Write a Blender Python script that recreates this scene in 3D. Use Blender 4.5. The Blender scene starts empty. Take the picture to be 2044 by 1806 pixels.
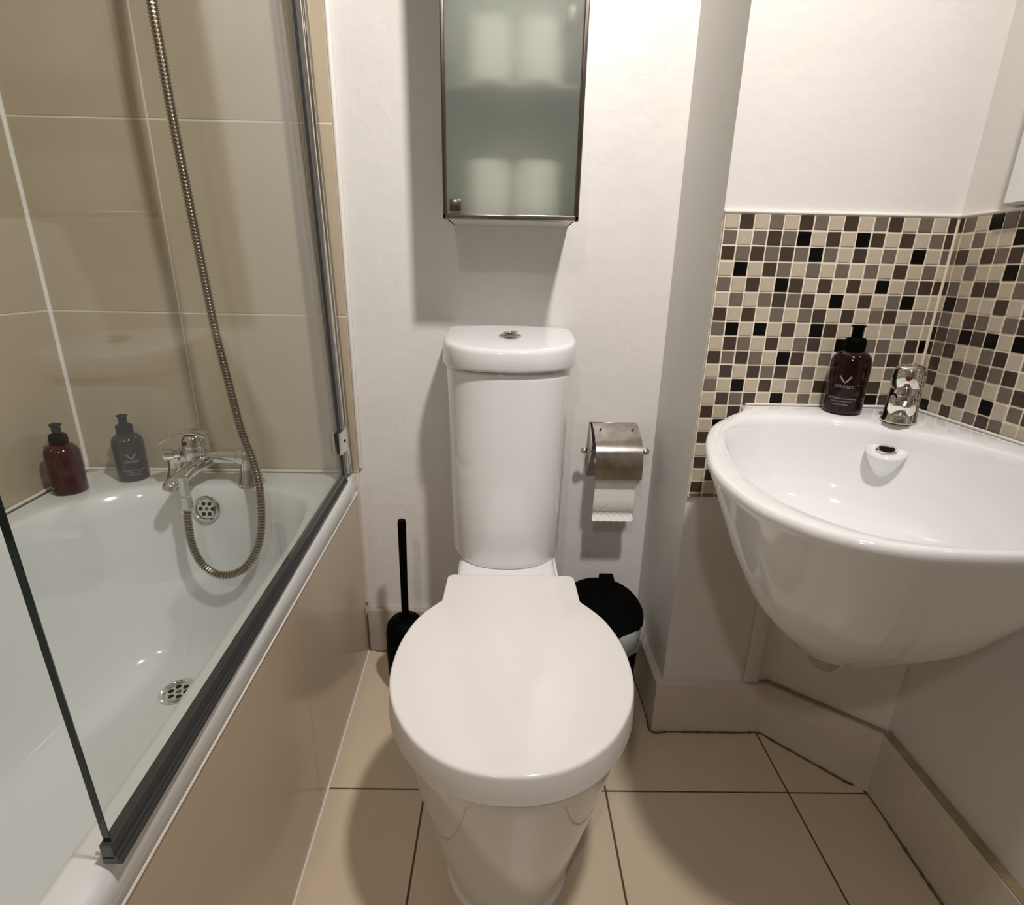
import bpy, bmesh, math, random
from mathutils import Vector, Matrix
random.seed(7)
PI = math.pi
S = bpy.context.scene
C = S.collection

# ------------------------------------------------------------------ camera
FPX, YAW, PITCH, ROLL = 1077.0, math.radians(.75), math.radians(18.23), math.radians(-1.2)
fwd = Vector((math.sin(YAW)*math.cos(PITCH), math.cos(YAW)*math.cos(PITCH), -math.sin(PITCH)))
r0 = Vector((math.cos(YAW), -math.sin(YAW), 0)); d0 = fwd.cross(r0)
right = r0*math.cos(ROLL) + d0*math.sin(ROLL); down = d0*math.cos(ROLL) - r0*math.sin(ROLL)
cd = bpy.data.cameras.new('camera'); cam = bpy.data.objects.new('camera', cd); C.objects.link(cam)
cd.sensor_fit = 'HORIZONTAL'; cd.sensor_width = 36.0; cd.lens = FPX*36.0/2044.0; cd.clip_start = .02
cam.matrix_world = Matrix(((right.x, -down.x, -fwd.x, 0), (right.y, -down.y, -fwd.y, 0), (right.z, -down.z, -fwd.z, 1.0), (0, 0, 0, 1)))
S.camera = cam
# ------------------------------------------------------------------ world, exposure
w = bpy.data.worlds.new('world'); S.world = w; w.use_nodes = True
w.node_tree.nodes['Background'].inputs[0].default_value = (.9, .85, .8, 1)
w.node_tree.nodes['Background'].inputs[1].default_value = .15
S.view_settings.view_transform = 'Standard'; S.view_settings.look = 'None'
S.view_settings.gamma = 1; S.view_settings.use_curve_mapping = False
S.view_settings.exposure = 0.0
S.cycles.max_bounces = 7; S.cycles.glossy_bounces = 3; S.cycles.transmission_bounces = 6; S.cycles.transparent_max_bounces = 8
# ceiling downlights, the second an added fill: x, y, watts, aim
CEIL = 2.22
LAMPS = [(.33, .26, 84.0, (-.36, .7, -.8), 'recessed chrome ceiling downlight above the basin side of the room'),
         (-.30, -.80, 23.0, (.1, .35, -1), 'added fill lamp built as a ceiling downlight near the door end of the room')]  # second entry is a fill lamp added behind the viewpoint
LAMP_RGB = (1.0, .95, .905)

# ------------------------------------------------------------------ materials
def mat(name, col, rough=.5, metal=0, spec=.5, coat=0, noise=0, nscale=30, ncol=None, bump=0, bscale=60, trans=0, ior=1.5, alpha=1, sss=0):
    m = bpy.data.materials.new(name); m.use_nodes = True
    nt = m.node_tree; b = nt.nodes['Principled BSDF']
    b.inputs['Base Color'].default_value = (*col, 1); b.inputs['Roughness'].default_value = rough
    b.inputs['Metallic'].default_value = metal; b.inputs['Specular IOR Level'].default_value = spec
    b.inputs['Coat Weight'].default_value = coat; b.inputs['Coat Roughness'].default_value = .03
    b.inputs['Transmission Weight'].default_value = trans; b.inputs['IOR'].default_value = ior
    b.inputs['Alpha'].default_value = alpha
    if noise or bump:
        tc = nt.nodes.new('ShaderNodeTexCoord')
    if noise:
        n = nt.nodes.new('ShaderNodeTexNoise'); n.inputs['Scale'].default_value = nscale; n.inputs['Detail'].default_value = 6
        nt.links.new(tc.outputs['Object'], n.inputs['Vector'])
        r = nt.nodes.new('ShaderNodeValToRGB'); r.color_ramp.elements[0].position = .5-.25; r.color_ramp.elements[1].position = .5+.25
        c2 = ncol or tuple(c*(1-noise) for c in col)
        r.color_ramp.elements[0].color = (*c2, 1); r.color_ramp.elements[1].color = (*col, 1)
        nt.links.new(n.outputs['Fac'], r.inputs['Fac']); nt.links.new(r.outputs['Color'], b.inputs['Base Color'])
    if bump:
        n2 = nt.nodes.new('ShaderNodeTexNoise'); n2.inputs['Scale'].default_value = bscale; n2.inputs['Detail'].default_value = 5
        nt.links.new(tc.outputs['Object'], n2.inputs['Vector'])
        bp = nt.nodes.new('ShaderNodeBump'); bp.inputs['Strength'].default_value = bump; bp.inputs['Distance'].default_value = .01
        nt.links.new(n2.outputs['Fac'], bp.inputs['Height']); nt.links.new(bp.outputs['Normal'], b.inputs['Normal'])
    return m

def glass_mat(name, tint, f0=.045, boost=1.0):
    # clear sheet glass: light goes straight through, the surface mirrors more at grazing angles
    m = bpy.data.materials.new(name); m.use_nodes = True; nt = m.node_tree; nt.nodes.clear()
    out = nt.nodes.new('ShaderNodeOutputMaterial'); tr = nt.nodes.new('ShaderNodeBsdfTransparent'); gl = nt.nodes.new('ShaderNodeBsdfGlossy')
    tr.inputs[0].default_value = (*tint, 1); gl.inputs['Color'].default_value = (boost, boost, boost, 1); gl.inputs['Roughness'].default_value = .0
    lw = nt.nodes.new('ShaderNodeLayerWeight'); lw.inputs['Blend'].default_value = .5
    p = nt.nodes.new('ShaderNodeMath'); p.operation = 'POWER'; p.inputs[1].default_value = 5
    a = nt.nodes.new('ShaderNodeMath'); a.operation = 'MULTIPLY_ADD'; a.inputs[1].default_value = 1-f0; a.inputs[2].default_value = f0
    mx = nt.nodes.new('ShaderNodeMixShader')
    nt.links.new(lw.outputs['Facing'], p.inputs[0]); nt.links.new(p.outputs[0], a.inputs[0]); nt.links.new(a.outputs[0], mx.inputs[0])
    nt.links.new(tr.outputs[0], mx.inputs[1]); nt.links.new(gl.outputs[0], mx.inputs[2]); nt.links.new(mx.outputs[0], out.inputs[0])
    return m

def frosted_mat():
    m = bpy.data.materials.new('frosted_glass'); m.use_nodes = True; nt = m.node_tree; nt.nodes.clear()
    out = nt.nodes.new('ShaderNodeOutputMaterial'); rf = nt.nodes.new('ShaderNodeBsdfRefraction'); tl = nt.nodes.new('ShaderNodeBsdfTranslucent')
    gl = nt.nodes.new('ShaderNodeBsdfGlossy'); m1 = nt.nodes.new('ShaderNodeMixShader'); m2 = nt.nodes.new('ShaderNodeMixShader')
    rf.inputs['Color'].default_value = (.99, 1.0, .97, 1); rf.inputs['Roughness'].default_value = .72; rf.inputs['IOR'].default_value = 1.25
    tl.inputs['Color'].default_value = (.92, .95, .90, 1); gl.inputs['Roughness'].default_value = .35
    m1.inputs[0].default_value = .30; m2.inputs[0].default_value = .05
    nt.links.new(rf.outputs[0], m1.inputs[1]); nt.links.new(tl.outputs[0], m1.inputs[2]); nt.links.new(m1.outputs[0], m2.inputs[1])
    nt.links.new(gl.outputs[0], m2.inputs[2]); nt.links.new(m2.outputs[0], out.inputs[0])
    return m

M = {}
M['paint'] = mat('wall_paint', (.75, .725, .695), .42, spec=.35, bump=.10, bscale=45, noise=.04, nscale=6)
M['paint_rough'] = mat('wall_paint_lumpy', (.79, .765, .735), .38, spec=.45, bump=.16, bscale=30, noise=.05, nscale=9)
M['ceiling'] = mat('ceiling_paint', (.82, .79, .75), .7, spec=.2)
M['skirt'] = mat('skirting_paint', (.70, .63, .54), .4, spec=.4, bump=.2, bscale=50, noise=.10, nscale=14)
M['skirt_old'] = mat('skirting_stained', (.50, .44, .38), .45, spec=.35, bump=.2, bscale=50, noise=.16, nscale=10)
M['wall_tile'] = mat('wall_tile_beige', (.54, .455, .335), .16, spec=.45, noise=.06, nscale=5)
M['panel_tile'] = mat('panel_tile_beige', (.62, .50, .375), .18, spec=.45, noise=.06, nscale=5)
M['wall_grout'] = mat('wall_grout_cream', (.80, .74, .64), .7, spec=.2)
M['floor_tile'] = mat('floor_tile_beige', (.67, .555, .41), .32, spec=.4, noise=.07, nscale=8, bump=.05, bscale=90)
M['floor_grout'] = mat('floor_grout_brown', (.16, .10, .06), .8, spec=.2, noise=.5, nscale=50)
M['bead'] = mat('sealant_white', (.86, .83, .78), .35, spec=.4)
M['old_bead'] = mat('sealant_grey', (.45, .43, .41), .5, noise=.4, nscale=80)
M['stain'] = mat('sealant_stained', (.42, .33, .20), .5, spec=.3, noise=.4, nscale=30)
M['grime'] = mat('sealant_grimy', (.18, .12, .08), .6, spec=.3, noise=.6, nscale=60)
M['ceramic'] = mat('white_ceramic', (.84, .842, .845), .07, spec=.55, coat=.2)
M['enamel'] = mat('bath_enamel', (.78, .79, .785), .14, spec=.5)
M['seat'] = mat('seat_plastic', (.86, .835, .815), .10, spec=.5)
M['chrome'] = mat('chrome', (.78, .77, .75), .07, metal=1)
M['chrome_dull'] = mat('chrome_worn', (.58, .54, .49), .22, metal=1, noise=.4, nscale=45)
M['steel_dark'] = mat('tarnished_steel', (.34, .29, .25), .25, metal=1, noise=.3, nscale=25)
M['hose'] = mat('hose_metal', (.46, .40, .32), .22, metal=1)
M['hose_shade'] = mat('hose_groove_shade', (.10, .08, .06), .4, metal=1)  # shade between the ribs, painted as a darker metal
M['rubber'] = mat('seal_rubber', (.045, .048, .05), .22, spec=.5)
M['black'] = mat('black_plastic', (.002, .002, .002), .5, spec=.03)
M['dark'] = mat('hole_shade_and_marks', (.006, .005, .004), .8, spec=.1)  # painted shade for the holes; also colours screws and the lever mark
M['glass'] = glass_mat('screen_glass', (.972, .985, .975), .034, .75)
M['glass_edge'] = mat('glass_edge_green', (.004, .016, .010), .08, spec=.6)
M['frost'] = frosted_mat()
M['cab_in'] = mat('cabinet_inner', (.62, .63, .61), .45, metal=.2)
M['paper'] = mat('toilet_paper', (.92, .91, .88), .9, spec=.1, bump=.15, bscale=150)
M['card'] = mat('cardboard_core', (.40, .30, .20), .9, spec=.1)
M['liner'] = mat('bin_liner', (.85, .85, .85), .25, spec=.5, alpha=.35)
M['bottle_amber'] = mat('amber_plastic', (.010, .0016, .0011), .10, spec=.42)
M['bottle_red'] = mat('red_plastic', (.05, .004, .003), .12, spec=.5)
M['bottle_red_dulled'] = mat('red_plastic_dulled', (.013, .006, .004), .12, spec=.5)  # same red plastic, with the screen reflection put into its colour
M['print'] = mat('label_print', (.36, .35, .34), .6, spec=.2)
M['print_red'] = mat('label_print_faded', (.13, .035, .028), .6, spec=.2)
M['red_dot'] = mat('tap_red_mark', (.11, .004, .004), .3)
M['trap'] = mat('grey_trap_plastic', (.55, .52, .48), .25, spec=.5, alpha=.6, bump=.6, bscale=80)
M['mirror'] = mat('mirror', (.85, .86, .86), .02, metal=1)
M['tileL'] = mat('mosaic_light', (.52, .455, .355), .30, spec=.4, noise=.10, nscale=60)
M['tileM'] = mat('mosaic_taupe', (.165, .135, .110), .28, spec=.45, noise=.12, nscale=60)
M['tileD'] = mat('mosaic_brown', (.058, .040, .030), .24, spec=.5, noise=.15, nscale=60)
M['tileK'] = mat('mosaic_black', (.002, .0018, .0018), .25, spec=.22)
M['mos_grout'] = mat('mosaic_grout', (.80, .70, .56), .8, spec=.15)
M['lens'] = mat('lamp_lens', (1, .95, .9), .4)
b = M['lens'].node_tree.nodes['Principled BSDF']; b.inputs['Emission Color'].default_value = (*LAMP_RGB, 1); b.inputs['Emission Strength'].default_value = 6
M['door'] = mat('door_wood', (.42, .34, .26), .45, noise=.3, nscale=12)

# ------------------------------------------------------------------ object helpers
WM = {}
def tag(o, label=None, cat=None, group=None, kind=None):
    if label: o['label'] = label
    if cat: o['category'] = cat
    if group: o['group'] = group
    if kind: o['kind'] = kind
    return o
def thing(name, label, cat, loc=(0, 0, 0), rz=0, group=None):
    o = bpy.data.objects.new(name, None); C.objects.link(o); o.empty_display_size = .05
    o.location = loc; o.rotation_euler = (0, 0, rz); WM[o.name] = Matrix.Translation(loc) @ Matrix.Rotation(rz, 4, 'Z')
    return tag(o, label, cat, group)
def mesh_of(verts, faces, name='m', smooth=40):
    me = bpy.data.meshes.new(name); me.from_pydata([tuple(v) for v in verts], [], faces); me.validate(); me.update()
    bm = bmesh.new(); bm.from_mesh(me); bmesh.ops.recalc_face_normals(bm, faces=bm.faces); bm.to_mesh(me); bm.free()
    if smooth:
        me.polygons.foreach_set('use_smooth', [True]*len(me.polygons)); me.set_sharp_from_angle(angle=math.radians(smooth))
    return me
def obj(name, geo, material, parent=None, local=False, smooth=40, label=None):
    """geo = (verts, faces) in world coordinates unless local; parts are re-expressed in their parent's frame"""
    v, f = geo
    if parent is not None and not local:
        inv = WM[parent.name].inverted(); v = [inv @ Vector(p) for p in v]
    me = mesh_of(v, f, name, smooth); o = bpy.data.objects.new(name, me); C.objects.link(o)
    mats = material if isinstance(material, (list, tuple)) else [material]
    for m_ in mats: me.materials.append(m_)
    if parent is not None:
        o.parent = parent; WM[o.name] = WM[parent.name].copy()
    else: WM[o.name] = Matrix.Identity(4)
    if label: o['label'] = label
    return o
def join(*geos):
    V, F = [], []
    for v, f in geos:
        k = len(V); V += list(v); F += [tuple(i+k for i in q) for q in f]
    return V, F
def xf(geo, m):
    return [m @ Vector(p) for p in geo[0]], geo[1]
def box(x0, x1, y0, y1, z0, z1, bev=0.0, seg=2):
    if not bev:
        v = [(x, y, z) for z in (z0, z1) for y in (y0, y1) for x in (x0, x1)]
        return v, [(0, 2, 3, 1), (4, 5, 7, 6), (0, 1, 5, 4), (2, 6, 7, 3), (0, 4, 6, 2), (1, 3, 7, 5)]
    bm = bmesh.new(); bmesh.ops.create_cube(bm, size=1)
    for q in bm.verts: q.co = Vector(((x0+x1)/2+q.co.x*(x1-x0), (y0+y1)/2+q.co.y*(y1-y0), (z0+z1)/2+q.co.z*(z1-z0)))
    bmesh.ops.bevel(bm, geom=bm.edges[:], offset=bev, segments=seg, affect='EDGES', profile=.5)
    g = ([q.co.copy() for q in bm.verts], [tuple(q.index for q in f.verts) for f in bm.faces]); bm.free(); return g
def prism(poly, z0, z1):
    n = len(poly); v = [(x, y, z0) for x, y in poly]+[(x, y, z1) for x, y in poly]
    return v, [tuple(range(n))[::-1], tuple(range(n, 2*n))]+[(i, (i+1) % n, n+(i+1) % n, n+i) for i in range(n)]
def loft(rings, cap0=True, cap1=True, closed=True):
    n = len(rings[0]); V = [p for r in rings for p in r]; F = []
    for k in range(len(rings)-1):
        for i in range(n if closed else n-1):
            j = (i+1) % n; F.append((k*n+i, k*n+j, (k+1)*n+j, (k+1)*n+i))
    if cap0: F.append(tuple(range(n))[::-1])
    if cap1: F.append(tuple(range((len(rings)-1)*n, len(rings)*n)))
    return V, F
def lathe(prof, n=32, m=None, cap=True):
    rings = [[(r*math.cos(2*PI*i/n), r*math.sin(2*PI*i/n), z) for i in range(n)] for r, z in prof]
    g = loft(rings, cap, cap); return xf(g, m) if m is not None else g
def frame_to(p, axis, up=(0, 0, 1)):
    a = Vector(axis).normalized(); u = Vector(up)
    if abs(a.dot(u)) > .98: u = Vector((0, 1, 0))
    x = u.cross(a).normalized(); y = a.cross(x)
    return Matrix(((x.x, y.x, a.x, p[0]), (x.y, y.y, a.y, p[1]), (x.z, y.z, a.z, p[2]), (0, 0, 0, 1)))
def rod(p, q, r, r2=None, n=20):
    p, q = Vector(p), Vector(q); L = (q-p).length; return lathe([(r, 0), (r if r2 is None else r2, L)], n, frame_to(p, q-p))
def lathe_to(prof, p, axis, n=28): return lathe(prof, n, frame_to(p, axis))
def catmull(P, k=8, closed=False):
    P = [Vector(p) for p in P]; out = []; n = len(P)
    for i in range(n if closed else n-1):
        a, b_, c, d = (P[(i-1) % n], P[i], P[(i+1) % n], P[(i+2) % n]) if closed else (P[max(i-1, 0)], P[i], P[i+1], P[min(i+2, n-1)])
        for s in range(k):
            t = s/k; out.append(.5*((2*b_)+(c-a)*t+(2*a-5*b_+4*c-d)*t*t+(3*b_-a-3*c+d)*t**3))
    if not closed: out.append(P[-1])
    return out
def resample(P, step):
    out = [P[0]]; acc = 0
    for a, b_ in zip(P, P[1:]):
        L = (b_-a).length; pos = 0
        while acc+(L-pos) >= step:
            pos += step-acc; acc = 0; out.append(a+(b_-a)*(pos/L))
        acc += L-pos
    return out
def tube(P, rad, n=12, cap=True):
    P = [Vector(p) for p in P]; rings = []; t0 = (P[1]-P[0]).normalized(); u = t0.orthogonal().normalized()
    for i, p in enumerate(P):
        t = (P[min(i+1, len(P)-1)]-P[max(i-1, 0)]).normalized(); u = (u-t*u.dot(t)).normalized(); v = t.cross(u)
        r = rad(i) if callable(rad) else rad
        rings.append([p+(u*math.cos(2*PI*k/n)+v*math.sin(2*PI*k/n))*r for k in range(n)])
    return loft(rings, cap, cap)
def polar(poly, c, n):
    """resample a closed star-shaped outline by angle around c"""
    out = []
    for i in range(n):
        a = 2*PI*i/n; dx, dy = math.cos(a), math.sin(a); best = None
        for k in range(len(poly)):
            (x1, y1), (x2, y2) = poly[k][:2], poly[(k+1) % len(poly)][:2]
            ex, ey = x2-x1, y2-y1; den = dx*ey-dy*ex
            if abs(den) < 1e-12: continue
            t = ((x1-c[0])*ey-(y1-c[1])*ex)/den; s = ((x1-c[0])*dy-(y1-c[1])*dx)/den
            if t > 0 and -1e-9 <= s <= 1+1e-9 and (best is None or t > best): best = t
        out.append((c[0]+dx*best, c[1]+dy*best))
    return out
def struct(name, geo, material, label, cat, smooth=0):
    return tag(obj(name, geo, material, smooth=smooth), label, cat, kind='structure')
def lerp(a, b_, t): return a+(b_-a)*t

# ------------------------------------------------------------------ room shell
D, A, XR, XC = 1.27, 1.003, .777, .367        # back wall, alcove wall, right wall, boxing side face
YF = -1.45
def xw(y): return -1.04+.10*(1.27-y)          # tiled left wall runs slightly out of square
def xo(y): return -.366+.047*(1.27-y)         # outer side of the bath
floor = struct('floor', box(-1.12, .9, YF-.02, 1.36, -.06, -.0015), M['floor_grout'], 'brown-grouted beige tiled bathroom floor', 'floor')
fx = [-1.10, -.90, -.525, -.152, .217, .594, .89]; fy = [YF, -.67, .08, .832, 1.35]
for i in range(6):
    for j in range(4):
        g = .0018
        obj('floor_tile', box(fx[i]+g, fx[i+1]-g, fy[j]+g, fy[j+1]-g, -.012, 0, .0008, 1), M['floor_tile'], floor, smooth=0)
struct('wall_back', box(-.362, XC+.02, D, D+.08, 0, CEIL), M['paint_rough'], 'white lumpy painted back wall behind the toilet', 'wall')
wl = struct('wall_left', prism([(xw(1.36), 1.36), (xw(YF), YF), (xw(YF)-.08, YF), (xw(1.36)-.08, 1.36)], 0, CEIL), M['wall_grout'], 'beige tiled long wall beside the bath', 'wall')
wt = struct('wall_shower', box(-1.06, -.362, D, D+.08, 0, CEIL), M['wall_grout'], 'beige tiled end wall behind the bath taps', 'wall')
obj('grout_bed', box(-1.05, -.364, D-.0072, D+.002, .15, CEIL-.001), M['wall_grout'], wt, smooth=0)
obj('grout_bed', ([(xw(p[1])+p[0], p[1], p[2]) for p in box(-.002, .0076, YF+.002, 1.262, .15, CEIL-.001)[0]], box(0, 1, 0, 1, 0, 1)[1]), M['wall_grout'], wl, smooth=0)
zr = [.15, .522, .903, 1.287, 1.668, 2.05, CEIL-.002]
g = .0013
for i in range(1, 6):
    for x0, x1 in ((-1.036, -.741), (-.741, -.364)):
        obj('wall_tile', box(x0+g, x1-g, D-.0082, D+.004, zr[i]+g, zr[i+1]-g, .0012, 1), M['wall_tile'], wt, smooth=0)
ang = math.atan2(xw(0)-xw(1), -1)
for i in range(1, 6):
    for y1, y0 in ((1.2615, .985), (.985, .605), (.605, .225), (.225, -.155), (-.155, -.535), (-.535, -.915), (-.915, -1.44)):
        gg = box(0, .0095, y0+g, y1-g, zr[i]+g, zr[i+1]-g, .0012, 1)
        obj('wall_tile', ([(xw(p[1])+p[0]-.001, p[1], p[2]) for p in gg[0]], gg[1]), M['wall_tile'], wl, smooth=0)
alc = struct('wall_alcove', box(XC, XR+.10, A, D+.08, 0, CEIL), M['paint'], 'white boxed-out wall with mosaic splashback behind the basin', 'wall')
wr = struct('wall_right', box(XR, XR+.10, YF, A, 0, CEIL), M['paint'], 'white right-hand wall with mosaic splashback beside the basin', 'wall')
struct('wall_front', box(-.95, XR+.1, YF-.1, YF, 0, CEIL), M['paint'], 'white painted wall with the door behind the viewpoint', 'wall')
struct('ceiling', box(-1.15, XR+.12, YF-.12, 1.37, CEIL, CEIL+.06), M['ceiling'], 'plain white bathroom ceiling', 'ceiling')
dr = struct('door_1', box(-.38, .38, YF, YF+.02, .005, 2.0, .003, 1), M['door'], 'pale wooden bathroom door in the wall behind the viewpoint', 'door')
obj('door_handle', join(rod((.31, YF+.02, 1.0), (.31, YF+.06, 1.0), .009), rod((.315, YF+.055, 1.0), (.20, YF+.055, 1.0), .008)), M['chrome'], dr)

# corner beads and sealant lines (real strips)
struct('trim_1', xf(rod((0, 0, 0), (0, 0, CEIL-.53), .006, n=10), Matrix.Translation((xw(1.262)+.0075, D-.0095, .53))), M['bead'], 'white sealant bead in the tiled corner above the bath', 'sealant', 60)
struct('trim_2', box(-.3645, -.3545, D-.011, D+.002, .535, CEIL, .004, 2), M['bead'], 'white edge bead where beige tiles meet the painted wall', 'edge trim', 60)
struct('trim_3', box(XC-.001, XR, A-.0085, A+.002, 1.1075, 1.1125, .0015, 2), M['bead'], 'white sealant line topping the mosaic on the alcove wall', 'sealant', 60)
struct('trim_4', box(XR-.0085, XR+.002, .6475, A-.008, 1.1075, 1.1125, .0015, 2), M['bead'], 'white sealant line topping the mosaic on the right wall', 'sealant', 60)

# corner boxing under the basin, and the narrow trunking strip
struct('wall_corner', prism([(.607, 1.003), (.770, .842), (.777, .842), (.777, 1.003)], 0, .60), M['paint'], 'angled white boxing panel across the corner under the basin', 'wall')
struct('trim_5', box(.549, .580, A-.011, A+.002, .135, .582, .002, 2), M['paint'], 'narrow white pipe trunking strip below the mosaic', 'trunking', 60)

# skirtings
SK = .132
struct('baseboard_back', box(-.3645, XC, D-.018, D+.004, 0, SK, .002, 2), M['skirt_old'], 'stained skirting along the back wall either side of the toilet', 'skirting', 60)
struct('baseboard_column', prism([(XC+.003, D-.016), (XC+.003, A+.003), (.600, A+.003), (.600, .985), (.349, .985), (.349, D-.016)], 0, SK), M['skirt'], 'painted skirting wrapping the boxed-out wall beside the bin', 'skirting')
struct('baseboard_corner', ((lambda g_: ([(p[0], p[1], lerp(SK, .150, max(0, min(1, (p[0]-.60)/.157)))) if p[2] > .01 else p for p in g_[0]], g_[1]))(prism([(.600, .985), (.757, .832), (.772, .846), (.610, 1.004), (.600, 1.003)], 0, SK))), M['skirt'], 'painted skirting running diagonally under the basin', 'skirting')
struct('baseboard_right', prism([(.757, .832), (.750, YF+.005), (XR+.002, YF+.005), (XR+.002, .842)], 0, .150), M['skirt'], 'painted skirting along the right wall', 'skirting')
def tilt(geo, x0, z0, x1, z1, zmin):
    return [(p[0], p[1], p[2]+lerp(z0, z1, max(0, min(1, (p[0]-x0)/(x1-x0))))) if p[2] > zmin else p for p in geo[0]], geo[1]
def strip(P, r, m_, name, label):
    struct(name, tube(resample(catmull(P, 12), .006), lambda i: r*random.uniform(.6, 1.25), 6), m_, label, 'sealant', 80)
def seg(P, n=6):
    out = []
    for a, b_ in zip(P, P[1:]):
        for k in range(n): out.append((lerp(a[0], b_[0], k/n), lerp(a[1], b_[1], k/n), lerp(a[2], b_[2], k/n)))
    return out+[P[-1]]
strip(seg([(.349, D-.02, .001), (.3485, .983, .001), (.5995, .982, .001), (.755, .8295, .001), (.7485, .0, .001)]), .0024, M['grime'], 'trim_6', 'grimy brown sealant where the right-hand skirting meets the floor')
strip(seg([(-.35, D-.0185, .001), (-.20, D-.0185, .001)]), .0024, M['grime'], 'trim_7', 'grimy sealant under the short back skirting by the toilet brush')
struct('trim_8', tilt(prism([(.590, .9995), (.604, .9925), (.761, .8375), (.769, .845), (.609, 1.002)], SK-.001, SK+.003), .60, 0, .757, .0185, .01), M['stain'], 'yellowed sealant along the top of the diagonal skirting', 'sealant')
struct('trim_9', prism([(.759, .835), (.752, YF+.01), (.7765, YF+.01), (.7765, .842)], .149, .1525), M['stain'], 'yellowed sealant along the top of the right wall skirting', 'sealant')

# ------------------------------------------------------------------ mosaic
PM = .0257; ZT = 1.1075
ALC = ['LDLMLDMLDLMDLMLD', 'MLMDMKLDLKDLDLMD', 'DMDMDMKMLDLMLKLM', 'LKLDMLMLMLMLDLML', 'MLDLKDLDLDLKLMDD', 'LMLMDMDLKLDLMKLL',
       'DLDLMLMDLDLMDLMM', 'MKLKLDLKDLMLLMLL', 'LDMLDLMDLKLMMLDK', 'DMDMLKDLMLDLMDML', 'LDLDMDLMLDMDLMLM', 'MLKLDLMLDLMLDLML', 'LDMDLKLMLDLMKDLM',
       'DLDLMDLKM', 'LKLMDLMLD', 'DMLDLMKLM', 'LDLMKLDML', 'DLMLDMLDL', 'LDMKLDLML', 'DLDLMLDLM']
RW = ['DMLKMDLMLDML', 'LLMLLKDMLDLM', 'MDLDMDLLKMDL', 'LLMLLKMDLLMD', 'DMLDDLMLDKLM', 'LKMLLDLMDLML', 'MMLDMLMDLMKL', 'KDMKDKLKMLDM',
      'DMDLLMDLMDLL', 'LDLDMDMDLLMD', 'MDLMLMLMDLKM', 'KLDLDLKLMDLL', 'LKLDLMDMLLDM']
def tile_mesh(wd, ht, m_):
    gg = box(-wd/2, wd/2, -.003, .0035, -ht/2, ht/2, .0011, 1)
    me = mesh_of(gg[0], gg[1], 'mosaic_tile', 0); me.materials.append(m_); return me
gt = .0022
TM = {c: tile_mesh(PM-gt, PM-gt, M['tile'+c]) for c in 'LMDK'}
TC = {}
def tile(par, wall, c, s, z, wd, ht):
    full = wd > PM-gt-1e-4 and ht > PM-gt-1e-4
    key = (c, round(wd, 4), round(ht, 4))
    if full: me = TM[c]
    else:
        if key not in TC: TC[key] = tile_mesh(wd, ht, M['tile'+c])
        me = TC[key]
    o = bpy.data.objects.new('mosaic_tile', me); C.objects.link(o); o.parent = par
    j = random.uniform(-.0004, .0004)
    if wall == 'a': o.location = (s, A-.0045+j, z); o.rotation_euler = (random.gauss(0, .006), random.gauss(0, .008), random.gauss(0, .006))
    else: o.location = (XR-.0045+j, s, z); o.rotation_euler = (random.gauss(0, .006), random.gauss(0, .008), -PI/2+random.gauss(0, .006))
ga = obj('grout_bed', box(XC+.0005, XR, A-.0065, A+.001, .584, ZT), M['mos_grout'], alc, smooth=0)
gr = obj('grout_bed', box(XR-.0065, XR+.001, .6475, A-.006, ZT-13*PM-.001, ZT), M['mos_grout'], wr, smooth=0)
for r, row in enumerate(ALC):
    zc = ZT-(r+.5)*PM
    for c, ch in enumerate(row):
        x0 = XC+.001+c*PM; x1 = min(x0+PM, XR-.0085)
        tile(alc, 'a', ch, (x0+x1)/2, zc, x1-x0-gt, PM-gt)
for c in range(9):
    tile(alc, 'a', 'M', XC+.001+(c+.5)*PM, ZT-20*PM-.0045, PM-gt, .0075)
y0 = A-.0085; edges = [y0, y0-.012]+[y0-.012-PM*k for k in range(1, 14)]
RW = [row+random.choice('LMDLMK')+random.choice('LMDLM') for row in RW]
for r, row in enumerate(RW):
    for c, ch in enumerate(row):
        ya, yb = edges[c], edges[c+1]
        tile(wr, 'r', ch, (ya+yb)/2, ZT-(r+.5)*PM, ya-yb-gt, PM-gt)

# ------------------------------------------------------------------ ceiling lights
for x, y, watt, aim, lab in LAMPS:
    t = thing('ceiling_downlight', lab, 'downlight', (x, y, CEIL), 0, 'ceiling downlights')
    obj('bezel', lathe([(.046, -.001), (.046, -.005), (.040, -.010), (.036, -.010), (.036, -.003), (.036, -.001)], 40, Matrix.Translation((x, y, CEIL))), M['chrome'], t)
    obj('lens', lathe([(.0355, -.002), (.0355, -.006), (.02, -.007)], 32, Matrix.Translation((x, y, CEIL))), M['lens'], t)
    ld = bpy.data.lights.new('downlight_lamp', 'SPOT'); ld.spot_size = math.radians(124); ld.spot_blend = 1.0; ld.shadow_soft_size = .05; ld.energy = watt; ld.color = LAMP_RGB
    lo = bpy.data.objects.new('downlight_lamp', ld); C.objects.link(lo); lo.parent = t; lo.location = (0, 0, -.062)
    lo.rotation_euler = Vector(aim).to_track_quat('-Z', 'Y').to_euler()

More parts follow.
